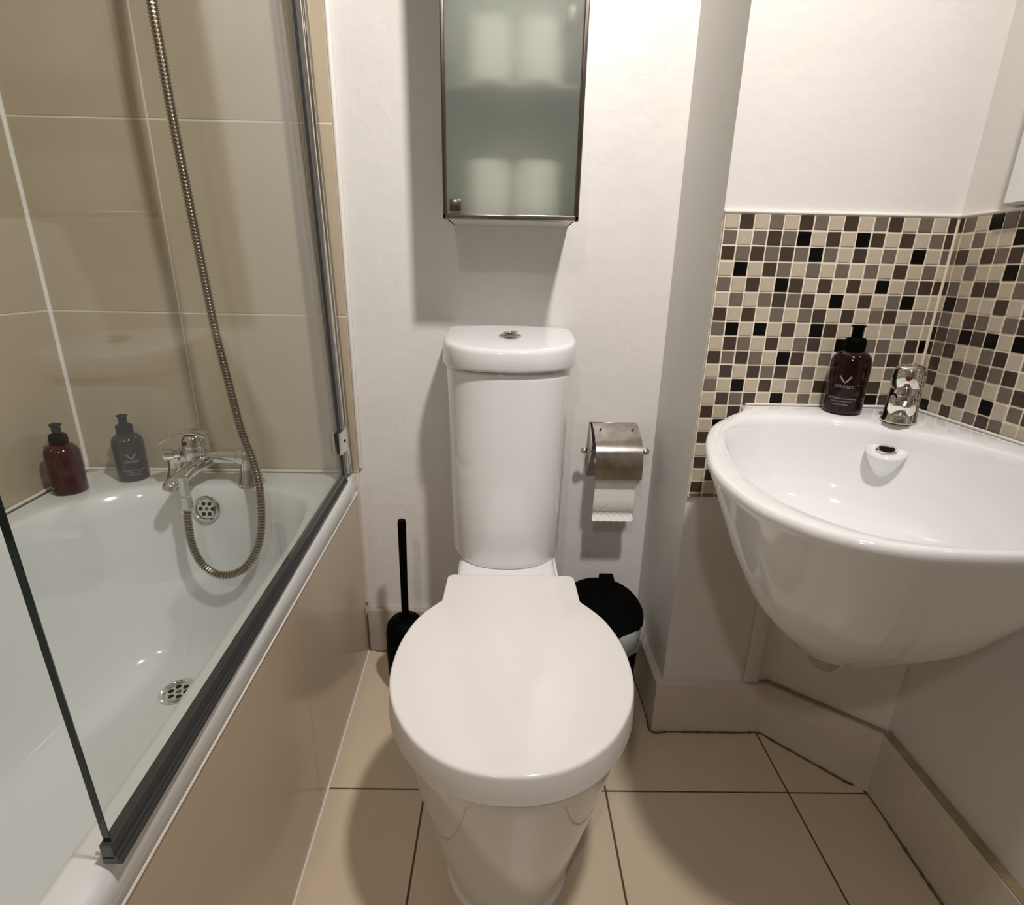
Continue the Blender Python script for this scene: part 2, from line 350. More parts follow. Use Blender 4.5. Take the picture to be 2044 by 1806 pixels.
# ------------------------------------------------------------------ bath
RZ = .527
bc = (-.68, .42)
def ring_poly(pts, k=10, n=160): return polar([tuple(p) for p in catmull([(x, y, 0) for x, y in pts], k, True)], bc, n)
yb0, yb1 = 1.2605, -.42
def outer_at(d): return polar([(xw(yb0)+.0105+d, yb0-d), (xo(yb0)-.001-d, yb0-d), (xo(yb1)-d, yb1+d), (xw(yb1)+.0105+d, yb1+d)], bc, 160)
outer = outer_at(0)
inner = ring_poly([(-.945, .60), (-.945, .85), (-.915, 1.02), (-.83, 1.125), (-.70, 1.150), (-.55, 1.142), (-.440, 1.085), (-.401, .95), (-.385, .70), (-.363, .30), (-.352, .0), (-.385, -.22), (-.50, -.32), (-.62, -.34), (-.76, -.32), (-.85, -.22), (-.90, .05), (-.93, .30)])
bot = ring_poly([(-.855, .60), (-.855, .85), (-.83, .98), (-.77, 1.03), (-.69, 1.045), (-.60, 1.03), (-.53, .98), (-.50, .85), (-.49, .60), (-.48, .30), (-.48, .05), (-.53, -.08), (-.66, -.10), (-.78, -.06), (-.84, .05), (-.855, .30)])
BZ = .135
def blend(a, b_, s, z): return [(lerp(p[0], q[0], s), lerp(p[1], q[1], s), z) for p, q in zip(a, b_)]
def inset(a, dist, z): return [(x, y, z) for x, y in outer_at(dist)]
rings = [inset(outer, .004, RZ-.048), inset(outer, .0, RZ-.044), inset(outer, .0, RZ-.018), inset(outer, .003, RZ-.008), inset(outer, .008, RZ-.003), inset(outer, .014, RZ-.0005), inset(outer, .022, RZ)]
rings += [blend(outer, inner, .80, RZ), blend(outer, inner, .93, RZ-.001), blend(inner, bot, .0, RZ-.006)]
for s, z in ((.05, .90), (.12, .80), (.22, .62), (.34, .45), (.46, .28), (.58, .15), (.70, .07), (.84, .02), (1.0, .0)):
    rings.append(blend(inner, bot, s, BZ+(RZ-.012-BZ)*z))
rings.append(blend(bot, [bc]*160, .5, BZ-.002)); rings.append(blend(bot, [bc]*160, .985, BZ-.004))
bath = thing('bathtub', 'white enamel bathtub built in along the tiled wall', 'bathtub', (-.68, .42, 0))
obj('shell', loft(rings, False, True), M['enamel'], bath, smooth=60)
# bath front panel: beige tiles on a backing board
ys = [1.255, .79, .19, -.42]
obj('panel_backing', prism([(xo(1.262)-.016, 1.262), (xo(yb1)-.016, yb1), (xo(yb1)-.034, yb1), (xo(1.262)-.034, 1.262)], 0, RZ-.045), M['wall_grout'], bath, smooth=0)
for a, b_ in zip(ys, ys[1:]):
    obj('panel_tile', prism([(xo(a)-.004, a-.0006), (xo(b_)-.004, b_+.0006), (xo(b_)-.0165, b_+.0006), (xo(a)-.0165, a-.0006)],   .004, RZ-.050), M['panel_tile'], bath, smooth=0)
obj('panel_sealant', tube([(xo(1.25)-.003, 1.25, RZ-.0495), (xo(.4)-.003, .4, RZ-.0495), (xo(yb1)-.003, yb1, RZ-.0495)], .0028, 8), M['bead'], bath)
obj('floor_sealant', tube([(xo(1.25)-.003, 1.25, .002), (xo(.4)-.003, .4, .002), (xo(yb1)-.003, yb1, .002)], .0028, 8), M['bead'], bath)
obj('rim_sealant', tube([(xw(-.4)+.012, -.4, RZ+.0015), (xw(1.252)+.013, 1.252, RZ+.0015), (-.40, 1.258, RZ+.0015)], .0035, 8), M['bead'], bath)
# overflow
def grille(par, name, m_, R):
    ring_ = lathe([(R, 0), (R, .002), (R*.93, .0045), (R*.82, .005), (R*.74, .003), (R*.70, -.002)], 40, m_)
    o = obj(name, ring_, M['chrome'], par)
    obj('strainer', lathe([(R*.72, -.003), (R*.72, -.001), (R*.15, .0)], 32, m_), M['chrome_dull'], o)
    for k in range(7):
        a = 2*PI*k/6; rr = R*.44 if k < 6 else 0
        if k == 6: obj('screw', lathe([(R*.12, -.001), (R*.12, .0012), (R*.05, .0016)], 12, m_), M['steel_dark'], o); continue
        obj('hole_shade', lathe([(R*.155, -.002), (R*.155, .0004)], 14, m_ @ Matrix.Translation((rr*math.cos(a), rr*math.sin(a), 0))), M['dark'], o, smooth=0)  # solid dark discs carry the shade of open holes
grille(bath, 'overflow', frame_to((-.683, 1.140, .476), (0, -1, .22)), .031)
grille(bath, 'waste', frame_to((-.693, .945, BZ+.001), (0, 0, 1)), .037)

# ------------------------------------------------------------------ shower screen
def xs(y): return xo(y)-.018+.017*(1.2-y)/.87
scr = thing('shower_screen', 'clear glass bath screen with dark bottom seal and chrome hinge tube', 'shower screen', (xs(.75), .75, RZ))
Y0, Y1, Z0, Z1 = .325, 1.188, RZ+.016, 1.98
LEAN = .021
def plate(ya, yb, za, zb, t, off=0):
    return ([(xs(y)-LEAN*(z-RZ)+off+s*t/2, y, z) for z in (za, zb) for y in (ya, yb) for s in (-1, 1)], [(0, 2, 3, 1), (4, 5, 7, 6), (0, 1, 5, 4), (2, 6, 7, 3), (0, 4, 6, 2), (1, 3, 7, 5)])
obj('glass_pane', ([p for p in plate(Y0+.0006, Y1, Z0, Z1, .0055)[0]], plate(Y0, Y1, Z0, Z1, .0055)[1]), M['glass'], scr, smooth=0)
obj('pane_edge', plate(Y0-.0006, Y0+.0004, Z0, Z1, .0056), M['glass_edge'], scr, smooth=0, label='dark green polished glass edge')
bs = obj('bottom_seal', join(plate(Y0-.004, Y1+.01, RZ+.008, RZ+.022, .0095), plate(Y0-.004, Y1+.01, RZ+.0015, RZ+.009, .013, .001)), M['rubber'], scr, smooth=0)
obj('seal_fin', plate(Y0-.004, Y1+.005, RZ+.0012, RZ+.006, .0025, .0085), M['rubber'], bs, smooth=0)
obj('seal_lip', plate(Y0+.004, Y1+.005, RZ+.0012, RZ+.0045, .010, -.012), M['bead'], bs, smooth=0)
obj('side_seal', plate(Y1-.004, Y1+.018, Z0, Z1, .012), M['rubber'], scr, smooth=0)
hx = xs(1.215)
def lx(z): return hx-LEAN*(z-RZ)
obj('hinge_tube', join(rod((lx(RZ+.012), 1.217, RZ+.012), (lx(Z1), 1.217, Z1), .0085, n=24), rod((lx(RZ+.012)+.008, 1.226, RZ+.012), (lx(Z1)+.008, 1.226, Z1), .004, n=12)), M['chrome'], scr)
chn = box(hx-.012, hx+.006, 1.236, 1.2615, RZ+.004, Z1, .002, 2)
obj('wall_channel', ([(p[0]-LEAN*(p[2]-RZ), p[1], p[2]) for p in chn[0]], chn[1]), M['chrome_dull'], scr)
for z in (.628, 1.86):
    hx = xs(1.215)-LEAN*(z-RZ)
    hb = obj('hinge_bracket', join(xf(prism([(-.020, 0), (.030, 0), (.030, .052), (-.006, .052), (-.020, .034)], 0, .004), Matrix(((0, 0, 1, hx+.0085), (-1, 0, 0, 1.196), (0, 1, 0, z-.026), (0, 0, 0, 1)))),
                                   xf(prism([(-.020, 0), (.012, 0), (.012, .052), (-.006, .052), (-.020, .034)], 0, .004), Matrix(((0, 0, 1, hx-.012), (-1, 0, 0, 1.196), (0, 1, 0, z-.026), (0, 0, 0, 1)))),
                                   rod((hx, 1.217, z-.026), (hx, 1.217, z+.026), .0115)), M['chrome'], scr, smooth=30)
    obj('screw', rod((hx+.0125, 1.196, z), (hx+.0137, 1.196, z), .0032, n=12), M['dark'], hb)

# ------------------------------------------------------------------ bath mixer, hose, hand shower
mx = thing('bath_mixer_tap', 'chrome lever bath mixer tap on the end ledge of the bathtub', 'tap', (-.68, 1.18, RZ))
by, bz = 1.178, .592
obj('bar', join(rod((-.745, by, bz), (-.60, by, bz), .0175), lathe_to([(.0175, 0), (.021, .003), (.021, .016), (.015, .020)], (-.612, by, bz), (1, 0, 0)), lathe_to([(.0175, 0), (.022, .004), (.022, .02), (.014, .026), (.006, .028)], (-.735, by, bz), (-1, 0, 0))), M['chrome'], mx)
for x in (-.590, -.755):
    obj('leg', lathe([(.031, RZ), (.031, RZ+.003), (.026, RZ+.012), (.020, RZ+.035), (.0185, RZ+.055), (.0185, bz+.008), (.013, bz+.016), (.004, bz+.019)], 28, Matrix.Translation((x, by, 0))), M['chrome'], mx)
obj('cartridge_housing', lathe([(.024, bz-.012), (.0275, bz+.004), (.0285, bz+.020), (.0265, bz+.024), (.0265, bz+.026), (.0285, bz+.029), (.027, bz+.042), (.021, bz+.052), (.008, bz+.056)], 32, Matrix.Translation((-.703, by-.004, 0))), M['chrome'], mx)
def sweep(P, wf, tf, up=(0, 0, 1), n=16):
    P = [Vector(p) for p in P]; rings_ = []
    for i, p in enumerate(P):
        t = (P[min(i+1, len(P)-1)]-P[max(i-1, 0)]).normalized(); s = t.cross(Vector(up)).normalized(); u = s.cross(t); f = i/(len(P)-1)
        rings_.append([p+s*math.copysign(abs(math.cos(2*PI*k/n))**.7, math.cos(2*PI*k/n))*wf(f)+u*math.copysign(abs(math.sin(2*PI*k/n))**.7, math.sin(2*PI*k/n))*tf(f) for k in range(n)])
    return loft(rings_)
lv = obj('lever', sweep(catmull([(-.680, by+.004, bz+.048), (-.700, by-.004, bz+.058), (-.724, by-.014, bz+.058), (-.748, by-.026, bz+.050), (-.764, by-.034, bz+.041)], 6), lambda f: lerp(.020, .011, f), lambda f: lerp(.007, .0032, f)), M['chrome'], mx)
obj('lever_mark', lathe_to([(.0045, 0), (.0045, .0015)], (-.713, by-.0315, bz+.038), (-.25, -1, .1), 14), M['dark'], lv)
obj('diverter_knob', lathe_to([(.010, 0), (.010, .012), (.014, .014), (.0145, .030), (.011, .034)], (-.735, by-.015, bz+.010), (-.85, -.5, .05)), M['chrome'], mx)
obj('spout', sweep(catmull([(-.680, by-.008, bz-.006), (-.692, by-.040, bz-.012), (-.704, by-.075, bz-.024), (-.712, by-.100, bz-.034), (-.714, by-.106, bz-.046)], 6), lambda f: lerp(.017, .0145, f), lambda f: lerp(.015, .0115, f)), M['chrome'], mx)
obj('outlet_nut', lathe([(.0105, .502), (.0125, .505), (.0125, .530), (.010, .534), (.010, .575)], 6, Matrix.Translation((-.690, 1.085, 0))), M['chrome'], mx, smooth=20)
obj('outlet_elbow', rod((-.690, 1.085, .570), (-.690, by-.006, bz-.004), .011), M['chrome'], mx)
P1 = [(-.690, 1.085, .512), (-.691, 1.078, .475), (-.686, 1.070, .420), (-.666, 1.064, .374), (-.629, 1.062, .351), (-.583, 1.066, .362), (-.549, 1.075, .407), (-.535, 1.085, .467), (-.536, 1.10, .545), (-.552, 1.118, .604),
      (-.572, 1.128, .668), (-.586, 1.13, .776), (-.597, 1.13, .879), (-.604, 1.13, .996), (-.611, 1.13, 1.131), (-.617, 1.13, 1.256), (-.620, 1.13, 1.364), (-.622, 1.13, 1.437), (-.625, 1.14, 1.60), (-.63, 1.155, 1.74), (-.635, 1.16, 1.80)]
HP = resample(catmull(P1, 24), .0016)
sh = thing('shower_hose', 'ribbed metal shower hose hanging in a loop over the bath', 'hose', P1[0])
ht = obj('hose_tube', tube(HP, lambda i: .0092 if i % 4 in (1, 2) else .0070, 10), [M['hose'], M['hose_shade']], sh, smooth=30)
for q in ht.data.polygons:
    if len(q.vertices) == 4 and min(q.vertices)//10 % 4 == 3: q.material_index = 1  # groove faces take the painted shade colour
obj('hose_ferrule', rod((-.690, 1.085, .498), (-.690, 1.083, .520), .0098), M['chrome'], sh)
hs = thing('hand_shower', 'chrome hand shower held in a wall bracket above the bath mixer', 'shower head', (-.635, 1.2, 1.80))
obj('bracket', join(rod((-.635, 1.262, 1.86), (-.635, 1.18, 1.86), .014), lathe_to([(.026, 0), (.026, .006), (.018, .009)], (-.635, 1.262, 1.86), (0, -1, 0))), M['chrome'], hs)
obj('handle', sweep(catmull([(-.635, 1.16, 1.79), (-.635, 1.165, 1.86), (-.635, 1.15, 1.93), (-.635, 1.115, 1.985)], 6), lambda f: .0125, lambda f: .0125), M['chrome'], hs)
obj('spray_head', lathe_to([(.016, -.03), (.036, -.012), (.040, 0), (.037, .004), (.01, .005)], (-.635, 1.10, 1.985), (0, -.8, -.6)), M['chrome'], hs)

# ------------------------------------------------------------------ toilet
toi = thing('toilet', 'white close-coupled toilet with closed round lid and slim tall cistern', 'toilet', (.012, .75, 0))
TX = .0155; YC, RW_, BB = .675, .188, .265
LID = [(.1275, .8565), (.1415, .8375), (.1585, .8105), (.172, .776), (.181, .734), (.1837, .690), (.1805, .649), (.170, .610), (.152, .574), (.128, .542), (.097, .516), (.061, .498), (.021, .4895)]
def lid_outline(ins=0.0):
    half = [(.1255-.012*(1-math.sin(PI/2*k/5.)), .935+.012-.012*(1-math.cos(PI/2*k/5.))) for k in range(6)]
    half += [(.1262, .90), (.1268, .868)]
    half += [tuple(p)[:2] for p in catmull([(x, y, 0) for x, y in LID]+[(-.021, .4895, 0)], 4) if p[0] > .004]
    pts = [(x, y) for x, y in half]+[(0, .489)]+[(-x, y) for x, y in reversed(half)]
    k = 1-ins/.184
    return [(TX+x*k, .70+(y-.70)*(1-ins/.22)) for x, y in pts]
LZ = .432
lr = [(.001, LZ-.0455), (-.0025, LZ-.044), (-.002, LZ-.030), (-.0003, LZ-.0055), (.0005, LZ-.0025), (.0018, LZ-.0008), (.0045, LZ)]
obj('seat_lid', loft([[(x, y, z) for x, y in lid_outline(i_)] for i_, z in lr]), M['seat'], toi, smooth=50)
obj('seat_ring', loft([[(x, y, z) for x, y in lid_outline(i_)] for i_, z in ((.012, LZ-.050), (.012, LZ-.045))]), M['seat'], toi, smooth=50)
def pan_ring(w_, yf, n_, yb, z, N=30):
    P_ = []
    ys_ = [yf+(YC+.02-yf)*(1-math.cos(PI/2*k/12)) for k in range(13)]+[lerp(YC+.02, yb, (k+1)/(N-13)) for k in range(N-13)]
    hs_ = []
    for y in ys_:
        if y <= YC+.02: q = (YC+.02-y)/(YC+.02-yf); h = w_*math.sqrt(max(0, 1-q*q))
        else:
            q = (y-YC-.02)/.27; e = w_*math.sqrt(max(0, 1-q*q)) if q < 1 else 0; h = (e**8+n_**8)**(1/8.)
        hs_.append(max(h, .0005))
    k_ = .985
    for y, h in zip(ys_, hs_): P_.append((TX-(y-YC)*.015+h, y, z))
    for y, h in reversed(list(zip(ys_, hs_))): P_.append((TX-(y-YC)*.015-h, y, z))
    return P_
prs = [(.107, .588, .095, 1.255, 0), (.107, .588, .095, 1.255, .010), (.1035, .592, .09, 1.255, .013), (.111, .583, .088, 1.255, .05), (.1245, .567, .09, 1.255, .11), (.140, .548, .092, 1.255, .18), (.155, .528, .096, 1.255, .25), (.167, .512, .102, 1.255, .31), (.1755, .501, .106, 1.255, .350), (.180, .495, .11, 1.255, .372), (.1805, .4945, .11, 1.255, .380), (.176, .499, .108, 1.255, .384)]
obj('pan', loft([pan_ring(*q) for q in prs]), M['ceramic'], toi, smooth=60)
obj('cistern_shelf', box(.008-.106, .008+.106, .962, 1.262, .31, .394, .012, 3), M['ceramic'], toi)
def dring(hw, yf, z, cr=.03, cx=.005, yb=1.2665):
    P_ = []; ysid = 1.17
    for k in range(7): a = PI/2*(1-k/6.); P_.append((cx+hw-cr+cr*math.cos(a), yb-cr+cr*math.sin(a), z))
    for k in range(41):
        a = -PI*k/40; c_, s_ = math.cos(a), math.sin(a)
        P_.append((cx+hw*math.copysign(abs(c_)**.85, c_), ysid+(ysid-yf)*math.copysign(abs(s_)**.85, s_), z))
    for k in range(7): a = PI/2+PI/2*(1-k/6.); P_.append((cx-hw+cr+cr*math.cos(a), yb-cr+cr*math.sin(a), z))
    return P_
obj('cistern', loft([dring(.115, 1.038, .391), dring(.123, 1.028, .396), dring(.126, 1.024, .41), dring(.128, 1.029, .55), dring(.131, 1.036, .70), dring(.133, 1.04, .80), dring(.133, 1.04, .812), dring(.130, 1.044, .817)]), M['ceramic'], toi, smooth=50)
gk = dring(.119, 1.033, .3945)
obj('cistern_gasket', tube(gk[6:48], .0022, 6), M['old_bead'], toi, label='grey scuffed seal under the cistern')
def slope(r): return [(x, y, z-.024*max(0, (1.2665-y)/.24)) for x, y, z in r]
cl = obj('cistern_lid', loft([dring(.132, 1.04, .8185), dring(.1385, 1.031, .8205), dring(.1405, 1.028, .826), slope(dring(.1405, 1.028, .8775)), slope(dring(.1392, 1.0297, .8835)), slope(dring(.136, 1.0335, .887)), slope(dring(.130, 1.04, .8883)), slope(dring(.05, 1.12, .8893))]), M['ceramic'], toi, smooth=60)
fb = obj('flush_button', lathe([(.024, .884), (.024, .887), (.020, .8905), (.0165, .891), (.0165, .8895)], 32, Matrix.Translation((.006, 1.145, -.008))), M['chrome'], toi)
for s in (-1, 1):
    hp = [(.0012*s, -.0145*1)] ; pts = [(.0012*s+.0145*s*math.sin(a)*1.0, .0145*math.cos(a)) for a in [PI*k/12 for k in range(13)]]
    obj('button_half', prism([(.006+p[0], 1.145+p[1]) for p in pts], .880, .8875+.001*s), M['chrome'], fb, smooth=30)
for s in (-1, 1):
    obj('hinge_cap', lathe([(.012, .386), (.012, .420), (.008, .424)], 20, Matrix.Translation((TX+s*.075-.004, .958, 0))), M['seat'], toi)

# ------------------------------------------------------------------ toilet brush and bin
bh = thing('toilet_brush_holder', 'black rounded toilet brush holder on the floor left of the toilet', 'brush holder', (-.237, 1.125, 0))
bm_ = Matrix.Translation((-.237, 1.125, 0))
obj('holder_cup', lathe([(.040, 0), (.046, .004), (.048, .10), (.0475, .165), (.044, .185), (.034, .198), (.018, .203), (.0125, .203), (.0125, .19)], 36, bm_), M['black'], bh)
tb = thing('toilet_brush', 'slim black toilet brush handle standing in its holder', 'toilet brush', (-.237, 1.125, .02))
obj('handle', tube([(-.237, 1.125, .12), (-.236, 1.125, .30), (-.2345, 1.125, .455), (-.2345, 1.125, .462)], lambda i: (.0085, .0085, .0098, .0085)[i], 20), M['black'], tb)
obj('brush_head', lathe([(.012, .03), (.030, .04), (.032, .11), (.012, .125)], 20, bm_), M['black'], tb)
bc3 = (.232, 1.085)
bn = thing('pedal_bin', 'small black lidded bin with a clear liner between toilet and boxing', 'bin', (*bc3, 0))
bmm = Matrix.Translation((*bc3, 0))
obj('bucket', lathe([(.075, 0), (.080, .004), (.094, .225), (.096, .235), (.091, .235), (.076, .01)], 40, bmm), M['black'], bn)
tl = bmm @ Matrix.Translation((0, .092, .283)) @ Matrix.Rotation(math.radians(17), 4, 'X') @ Matrix.Translation((0, -.092, 0))
lidb = obj('lid', lathe([(.098, -.010), (.099, -.003), (.096, .003), (.080, .007), (.02, .009)], 44, tl), M['black'], bn)
obj('lid_tab', xf(box(.008, .044, .078, .108, -.008, .006, .002, 2), tl), M['black'], lidb)
LR = []
for q, (zz, rr) in enumerate(((.246, .0935), (.243, .099), (.232, .1025), (.214, .1015), (.197, .0985), (.190, .0965))):
    LR.append([(bc3[0]+(rr+.0022*math.sin(7*2*PI*k/72+q*1.3)+.0013*math.sin(17*2*PI*k/72-q))*math.cos(2*PI*k/72), bc3[1]+(rr+.0022*math.sin(7*2*PI*k/72+q*1.3)+.0013*math.sin(17*2*PI*k/72-q))*math.sin(2*PI*k/72), zz+.004*math.sin(5*2*PI*k/72+q)) for k in range(72)])
obj('bin_liner', loft(LR, False, False), M['liner'], bn, smooth=60)

# ------------------------------------------------------------------ toilet paper holder and roll
th = thing('toilet_roll_holder', 'tarnished chrome toilet roll holder with curved cover on the back wall', 'roll holder', (.26, D, .60))
obj('backplate', box(.203, .317, D-.004, D, .525, .664, .001, 1), M['chrome_dull'], th)
fl = catmull([(0, 1.263, .6615), (0, 1.240, .655), (0, 1.205, .640), (0, 1.180, .618), (0, 1.172, .590), (0, 1.171, .552)], 6)
off = [(p.y, p.z) for p in fl]
def flap(xa, xb, t=.0018):
    V, F = [], []
    n = len(off)
    for i, (y, z) in enumerate(off):
        a = Vector(off[max(i-1, 0)]); b__ = Vector(off[min(i+1, n-1)]); tt = (b__-a).normalized(); nn = Vector((tt.y, -tt.x))*t
        V += [(xa, y, z), (xb, y, z), (xb, y+nn.x, z+nn.y), (xa, y+nn.x, z+nn.y)]
    return loft([V[i*4:i*4+4] for i in range(n)])
cv = obj('cover', flap(.209, .318), M['chrome_dull'], th, smooth=30)
for x in (.226, .302): obj('rivet', lathe_to([(.003, 0), (.003, .0012), (.0015, .0018)], (x, 1.234, .6565), (0, -.35, .94), 12), M['steel_dark'], cv)
for x in (.2035, .3145):
    obj('side_cheek', xf(prism([(1.266, .660), (1.266, .530), (1.250, .545), (1.212, .600), (1.212, .622), (1.235, .645)], 0, .0016), Matrix(((0, 0, 1, x), (1, 0, 0, 0), (0, 1, 0, 0), (0, 0, 0, 1)))), M['chrome_dull'], th, smooth=0)
obj('spindle', rod((.190, 1.215, .608), (.330, 1.215, .608), .0045), M['chrome'], th)
for x, s in ((.196, -1), (.324, 1)):
    obj('spindle_knob', lathe_to([(.0045, -.006), (.0055, .0), (.0085, .006), (.0088, .011), (.006, .016), (.001, .018)], (x, 1.215, .608), (s, 0, 0), 24), M['chrome'], th)
tr = thing('toilet_roll', 'nearly used toilet roll hanging a sheet under the chrome cover', 'toilet roll', (.262, 1.215, .608))
Rr = .030
obj('roll', join(lathe_to([(Rr, -.049), (Rr, .049)], (.262, 1.215, .608), (1, 0, 0), 32)), M['paper'], tr)
obj('core', lathe_to([(.0195, -.0492), (.0195, .0492)], (.262, 1.215, .608), (1, 0, 0), 24), M['card'], tr)
SV = []
path = [(1.1845, .608), (1.184, .58), (1.185, .55), (1.187, .52), (1.189, .49), (1.191, .465)]+[(1.1915+.004*math.sin(k*.5), .465-.0035*k) for k in range(1, 9)]+[(1.199, .434), (1.206, .430), (1.213, .431)]
rg = []
for i, (y, z) in enumerate(path):
    xa, xb = .2135+.001*math.sin(i), .311+.001*math.sin(i*1.3)
    rg.append([(lerp(xa, xb, k/24), y+(.0005*(math.sin(k*1.57+i*1.2)+math.sin(k*1.57-i*1.2)) if 6 <= i <= 14 else 0), z) for k in range(25)])
sheet = loft(rg, False, False, False)
obj('hanging_sheet', join(sheet, ([(p[0], p[1]+.0007, p[2]) for p in sheet[0]], [tuple(reversed(f)) for f in sheet[1]])), M['paper'], tr, smooth=60)

# ------------------------------------------------------------------ wall cabinet
cx0, cx1, cy0, cz0, cz1 = -.1245, .1305, 1.10, 1.098, 1.72
cab = thing('wall_cabinet', 'chrome framed cabinet with frosted glass door above the toilet', 'cabinet', (.003, D, cz0))
t_ = .010
obj('body', join(box(cx0+.004, cx1-.004, D-.006, D, cz0+.004, cz1), box(cx0+.003, cx0+.006, cy0+.012, D-.001, cz0+.003, cz1), box(cx1-.006, cx1-.003, cy0+.012, D-.001, cz0+.003, cz1),
                 box(cx0+.003, cx1-.003, cy0+.012, D-.001, cz0+.003, cz0+.006), box(cx0+.003, cx1-.003, cy0+.012, D-.001, cz1-.004, cz1)), M['cab_in'], cab, smooth=0)
for n_, g_ in (('frame_rail', box(cx0, cx1, cy0, cy0+.016, cz0, cz0+.009, .0018, 2)), ('frame_rail', box(cx0, cx1, cy0, cy0+.016, cz1-.009, cz1, .0018, 2)),
               ('frame_stile', box(cx0, cx0+.007, cy0, cy0+.016, cz0, cz1, .0018, 2)), ('frame_stile', box(cx1-.008, cx1, cy0, cy0+.016, cz0, cz1, .0018, 2))):
    obj(n_, g_, M['chrome_dull'] if 'rail' in n_ else M['steel_dark'], cab)
dz = obj('door', box(cx0+.0085, cx1-.0095, cy0+.001, cy0+.006, cz0+.010, cz1-.011), M['frost'], cab, smooth=0, label='frosted glass cabinet door')
for z in (cz0+.022, cz1-.03): obj('hinge', box(cx0+.013, cx0+.034, cy0-.002, cy0+.001, z-.0095, z+.0105, .001, 2), M['steel_dark'], dz)
obj('magnet_catch', box(cx1-.040, cx1-.020, cy0+.012, cy0+.024, 1.405, 1.44, .003, 2), M['steel_dark'], cab)
obj('shelf', box(cx0+.008, cx1-.008, cy0+.03, D-.008, 1.322, 1.327), M['cab_in'], cab)
def roll(loc, label):
    t = thing('spare_toilet_roll', label, 'toilet roll', loc, 0, 'spare rolls in the cabinet')
    m_ = Matrix.Translation(loc)
    obj('paper', lathe([(.020, 0), (.044, 0), (.0465, .002), (.0465, .096), (.044, .098), (.020, .098)], 40, m_, True), M['paper'], t)
    obj('core', lathe([(.019, -.0), (.0195, .0985)], 24, m_), M['card'], t)
for z, w_ in ((1.1045, 'on the cabinet floor'), (1.3275, 'on the cabinet shelf')):
    for x, s in ((-.043, 'left'), (.052, 'right')):
        roll((x, 1.165, z), 'white spare toilet roll %s behind frosted glass, %s one' % (w_, s))

# ------------------------------------------------------------------ basin
N = 144; ZC = (.545, .73)
OUT = [(.444, 1.0), (.441, .975), (.429, .958), (.394, .936), (.350, .885), (.319, .820), (.300, .760), (.287, .705), (.284, .655), (.289, .605), (.302, .563), (.340, .510), (.395, .476), (.460, .463), (.520, .460), (.60, .466), (.665, .492), (.715, .545), (.738, .60), (.745, .640), (.75, .655)]
oc = [tuple(p)[:2] for p in catmull([(x, y, 0) for x, y in OUT], 6)]
oc = oc + [(XR-.009, .66), (XR-.009, A-.009), (.452, A-.009)]
outb = polar(oc, ZC, N)
INN = [(.324, .68), (.329, .735), (.342, .793), (.359, .845), (.386, .888), (.432, .925), (.482, .937), (.556, .925), (.600, .902), (.640, .868), (.668, .838), (.700, .795), (.718, .745), (.722, .69), (.712, .62), (.68, .55), (.62, .498), (.55, .476), (.49, .477), (.435, .488), (.385, .513), (.345, .567), (.327, .625)]
innb = polar([tuple(p)[:2] for p in catmull([(x, y, 0) for x, y in INN], 6, True)], ZC, N)
def zrim(p):
    z = min(.775, .715+.0354*(p[0]+p[1])+.004); k = max(0, min(1, (.065-min(XR-.009-p[0], A-.009-p[1]))/.05)); k = k*k*(3-2*k)
    return z+(.777-z)*k
def bring(poly, s, zf): return [(lerp(ZC[0], x, s), lerp(ZC[1], y, s), zf((x, y))) for x, y in poly]
def rimring(f, dz_): return [(lerp(o[0], i_[0], f), lerp(o[1], i_[1], f), lerp(zrim(o), zrim(i_), f)+dz_) for o, i_ in zip(outb, innb)]
rb = []
under = [(.03, .470), (.18, .474), (.41, .500), (.63, .555), (.79, .622), (.90, .682), (.955, .713)]
UC = (.505, .700)
for s, z in under: rb.append([(lerp(lerp(UC[0], ZC[0], s**3), x, s), lerp(lerp(UC[1], ZC[1], s**3), y, s), z+(zrim((x, y))-.75)*s) for x, y in outb])
rb.append(bring(outb, .985, lambda p: zrim(p)-.020)); rb.append(bring(outb, .998, lambda p: zrim(p)-.013)); rb.append(bring(outb, 1.0, lambda p: zrim(p)-.007))
rb.append([(lerp(o[0], i_[0], .05), lerp(o[1], i_[1], .05), zrim(o)-.0022) for o, i_ in zip(outb, innb)])
rb += [rimring(.18, 0), rimring(.45, .0008), rimring(.75, -.0002), rimring(.90, -.002), rimring(1.0, -.006)]
for s, d_ in ((.985, .014), (.965, .032), (.935, .058), (.88, .088), (.78, .116), (.62, .137), (.42, .149), (.22, .155), (.06, .157)):
    rb.append([(lerp(ZC[0]+.02, x, s), lerp(ZC[1]+.02, y, s), lerp(zrim((x, y)), .757, min(1, d_*8))-d_) for x, y in innb])
bas = thing('corner_basin', 'white ceramic corner basin with deep rounded bowl', 'basin', (.60, .80, .44))
obj('bowl', loft(rb), M['ceramic'], bas, smooth=70)
obj('wall_sealant', tube([(.452, A-.009, .777), (XR-.011, A-.009, .777), (XR-.011, .66, .777)], .0024, 8), M['bead'], bas)
